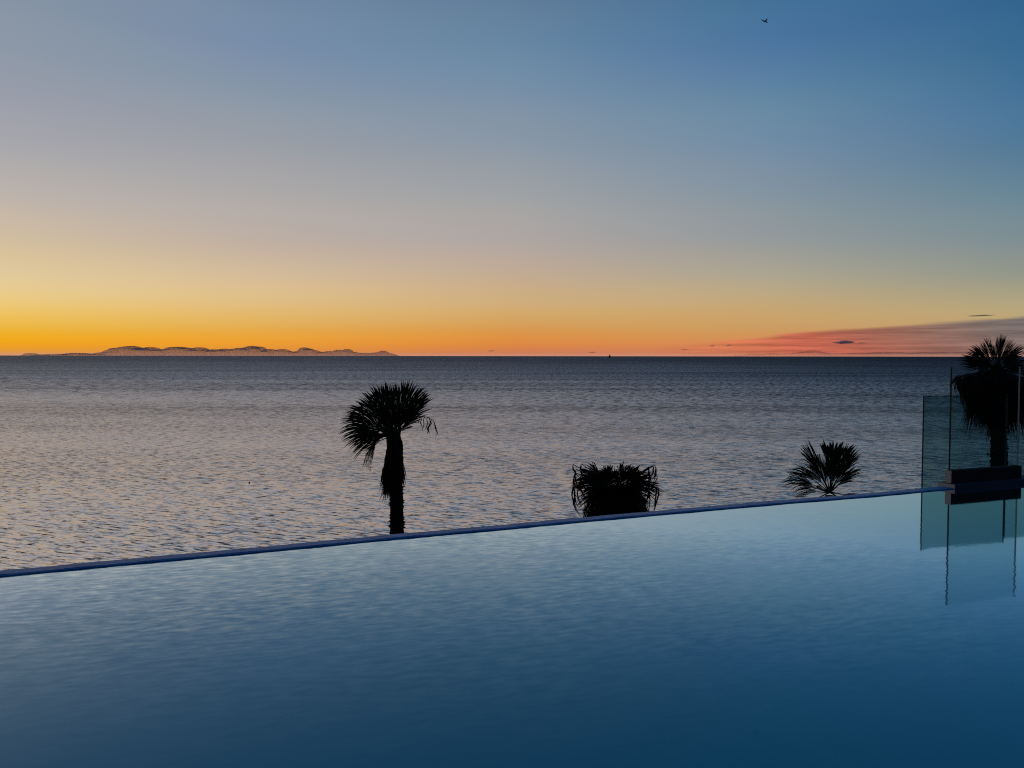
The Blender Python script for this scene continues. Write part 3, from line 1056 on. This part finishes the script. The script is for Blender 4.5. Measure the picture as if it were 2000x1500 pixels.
def cloud_bank(name, profile, D, depth, material, label, step=0.8, rough=1.0, base_py=696.5, kind=None, seed=0):
    x0, x1 = profile[0][0], profile[-1][0]
    xs = np.arange(x0, x1 + step, step)
    hs = np.interp(xs, [p[0] for p in profile], [p[1] for p in profile])
    nyy = 9
    rl = random.Random(seed + 5)
    lumps = []
    q = x0
    while q < x1:
        r_ = rl.uniform(2.0, 5.5)
        lumps.append((q, r_, np.interp(q, [p[0] for p in profile], [p[1] for p in profile]) * rl.uniform(0.70, 1.10), rl.uniform(-.3, .3)))
        q += r_ * rl.uniform(0.6, 1.15)
    vs = []
    k = D / F
    for i, (x, h) in enumerate(zip(xs, hs)):
        p0 = at(x, base_py, D)
        for j in range(nyy):
            u = -1 + 2 * j / (nyy - 1)
            prof = max(0.0, 1 - u * u) ** 0.12
            bump = 1 + rough * (0.05 * noise.noise(Vector((x * 0.13 + seed, u * 2.0, 0))) + 0.30 * abs(noise.noise(Vector((x * 0.16 + seed, u * 1.5, 4)))) + 0.16 * abs(noise.noise(Vector((x * 0.4 + seed, u * 3, 4)))) - 0.10)
            best = 0.66 * h
            for lx, lr, lt, lo in lumps:
                e2 = ((x - lx) / lr) ** 2
                if e2 < 1:
                    best = max(best, lt - min(lt, lr * 0.9) * (1 - math.sqrt(1 - e2)))
            hh = best * k * prof if 0 < i < len(xs) - 1 else 0.0
            vs.append((p0.x, p0.y + u * depth, p0.z + hh))
    nX = len(xs)
    fs = [(i * nyy + j, (i + 1) * nyy + j, (i + 1) * nyy + j + 1, i * nyy + j + 1) for i in range(nX - 1) for j in range(nyy - 1)]
    nv = len(vs)
    vs += [(x, y, SEA_Z - 60.0) for x, y, z in vs]
    fs = [f[::-1] for f in fs] + [tuple(nv + q for q in f) for f in fs]
    idx = lambda i, j: i * nyy + j
    for i in range(nX - 1):
        fs.append((idx(i, 0), idx(i + 1, 0), nv + idx(i + 1, 0), nv + idx(i, 0)))
        fs.append((idx(i + 1, nyy - 1), idx(i, nyy - 1), nv + idx(i, nyy - 1), nv + idx(i + 1, nyy - 1)))
    for j in range(nyy - 1):
        fs.append((idx(0, j + 1), idx(0, j), nv + idx(0, j), nv + idx(0, j + 1)))
        fs.append((idx(nX - 1, j), idx(nX - 1, j + 1), nv + idx(nX - 1, j + 1), nv + idx(nX - 1, j)))
    o = mesh_obj(name, vs, fs, material, smooth=False)
    bm = bmesh.new(); bm.from_mesh(o.data)
    bmesh.ops.recalc_face_normals(bm, faces=bm.faces)
    bm.to_mesh(o.data); bm.free()
    return o


def veil_mat(name, glow, body, alpha_top, alpha_base, ztop):
    """distant cloud bank: glow from behind comes through it, and horizon haze is put in as a clearer base"""
    m, n = mat(name)
    g = n.new('ShaderNodeNewGeometry')
    s = n.new('ShaderNodeSeparateXYZ'); n.link(g.outputs['Position'], s.inputs[0])
    tl = n.new('ShaderNodeBsdfTranslucent'); tl.inputs[0].default_value = glow + (1,)
    df = n.new('ShaderNodeBsdfDiffuse'); df.inputs[0].default_value = body + (1,)
    nv = n.new('ShaderNodeCombineXYZ')
    nv.inputs[1].default_value = -1.0
    nv.inputs[2].default_value = 0.05
    n.link(nv.outputs[0], tl.inputs['Normal']); n.link(nv.outputs[0], df.inputs['Normal'])
    add = n.new('ShaderNodeAddShader'); n.link(tl.outputs[0], add.inputs[0]); n.link(df.outputs[0], add.inputs[1])
    tr = n.new('ShaderNodeBsdfTransparent')
    mx = n.new('ShaderNodeMixShader')
    n.link(n.maprange(s.outputs[2], 0, ztop, alpha_base, alpha_top), mx.inputs[0])  # haze at the base painted in as transparency by height
    n.link(tr.outputs[0], mx.inputs[1]); n.link(add.outputs[0], mx.inputs[2])
    out_surf(n, mx.outputs[0])
    return m


M_cl = veil_mat('far_cloud', (0.92, 0.72, 0.76), (0.7, 0.5, 0.5), 0.60, 0.36, 600)
prof = [(100, 0), (108, 4.5), (113, 7), (118, 4.5), (130, 4), (145, 7), (158, 6.5), (170, 5), (190, 5), (205, 8), (216, 10), (226, 15), (236, 17), (248, 17.5), (252, 20.5), (262, 20.5), (266, 17), (271, 15),
        (276, 16.5), (286, 18), (300, 16.5), (316, 15.5), (330, 17), (337, 20), (344, 20), (352, 18), (364, 17.5), (374, 15), (384, 15.5), (394, 17), (402, 16), (410, 13), (420, 13.5), (432, 14), (446, 16), (458, 17), (474, 16),
        (484, 17), (494, 19.5), (504, 19), (514, 15), (520, 12), (523, 16), (530, 15.5), (536, 13), (540, 14.5), (552, 15.5), (556, 13), (564, 11), (574, 9.5), (580, 11), (586, 13), (596, 16.5), (606, 17), (614, 15), (616, 11), (622, 9),
        (636, 9), (650, 11), (658, 14), (664, 12), (667, 11), (670, 14), (680, 14), (690, 10), (704, 8), (720, 7), (728, 5), (736, 9), (750, 11), (758, 8), (768, 5), (778, 0)]
cb = cloud_bank('cloud_bank', prof, 52000, 1500, M_cl, None)
tag(cb, 'long low purple grey cloud bank lying on the horizon at left', 'cloud bank')
cb2p = [(50, 0), (56, 5), (60, 7), (64, 4), (72, 2), (80, 4), (84, 5), (90, 2), (98, 0)]
cb2 = cloud_bank('cloud_bank', cb2p, 54000, 900, M_cl, None, seed=9)
tag(cb2, 'very small cloud tuft on the horizon at the far left end', 'cloud bank')
M_cl2 = veil_mat('faint_cloud', (0.8, 0.6, 0.6), (0.5, 0.5, 0.55), 0.20, 0.08, 400)
cb3p = [(1420, 0), (1450, 4), (1490, 6), (1530, 6), (1560, 8), (1575, 11), (1585, 12), (1600, 8), (1640, 6), (1690, 7), (1740, 9), (1760, 8), (1800, 8), (1880, 9), (1990, 10), (2060, 8), (2100, 0)]
cb3 = cloud_bank('cloud_bank', cb3p, 56000, 1500, M_cl2, None, seed=4)
tag(cb3, 'faint grey cloud line along the horizon at right under the rosy sheet', 'cloud bank')

M_cl3 = cloud_mat('grey_cloud', (0.45, 0.45, 0.52), 0.004, (0.3, 0.3, 0.35))
M_cl4 = cloud_mat('small_dusk_cloud', (0.40, 0.36, 0.40), 0.0030, (0.3, 0.3, 0.3))


def small_cloud(px, py, wpx, hpx, material, label, seed, D=45000, tilt=0.0):
    rnd = random.Random(seed)
    k = D / F
    c = at(px, py, D)
    bm = bmesh.new()
    bmesh.ops.create_icosphere(bm, subdivisions=5, radius=1.0)
    for v in bm.verts:
        co = v.co.copy()
        nn = noise.fractal(co * 1.5 + Vector((seed * 3.1, 0, 0)), 1.0, 2.0, 4)
        s = 1 + 0.35 * nn
        z = co.z * s
        if z < 0: z *= 0.7
        x = co.x * s
        z = z * (1 - 0.35 * abs(co.x)) + tilt * x
        v.co = Vector((x * wpx / 2 * k, co.y * s * wpx / 2 * k, z * hpx / 2 * k))
    me = bpy.data.meshes.new('cloud')
    bm.to_mesh(me); bm.free()
    me.polygons.foreach_set('use_smooth', [True] * len(me.polygons))
    me.materials.append(material)
    o = bpy.data.objects.new('cloud', me)
    o.location = c
    COL.objects.link(o)
    tag(o, label, 'cloud', 'small clouds above the horizon')


small_cloud(1648, 669, 36, 8, M_cl3, 'grey lens shaped cloud, largest of the small ones in the rosy sky at right', 1, tilt=0.15)
small_cloud(1662, 668, 14, 5, M_cl3, 'small grey knob of cloud touching the right end of the lens shaped one', 2, D=45500)
small_cloud(1683, 670, 16, 2.6, M_cl4, 'thin cloud wisp just right of the grey lens shaped cloud', 3, tilt=0.4)
small_cloud(1391, 675.5, 12, 4, M_cl4, 'left one of a pair of small dark clouds in orange sky right of the ship', 4, tilt=0.3)
small_cloud(1424, 674.5, 13, 4, M_cl4, 'right one of a pair of small dark clouds in orange sky right of the ship', 5, tilt=0.3)
small_cloud(960, 685.5, 14, 3, M_cl4, 'thin cloud fleck low in the orange sky left of the ship, farther one', 6, tilt=0.3)
small_cloud(1157, 688.5, 15, 3.4, M_cl4, 'thin cloud fleck on the horizon just left of the ship', 7)
small_cloud(1337, 683, 16, 2.2, M_cl4, 'thin faint cloud fleck between the ship and the pair of dark clouds', 8)
small_cloud(1916, 616.5, 44, 2.6, M_cl4, 'thin grey streak of cloud above the rosy sheet at the right', 9, tilt=0.3)

for o in list(COL.objects):
    if '_loc' in o.keys():
        del o['_loc']
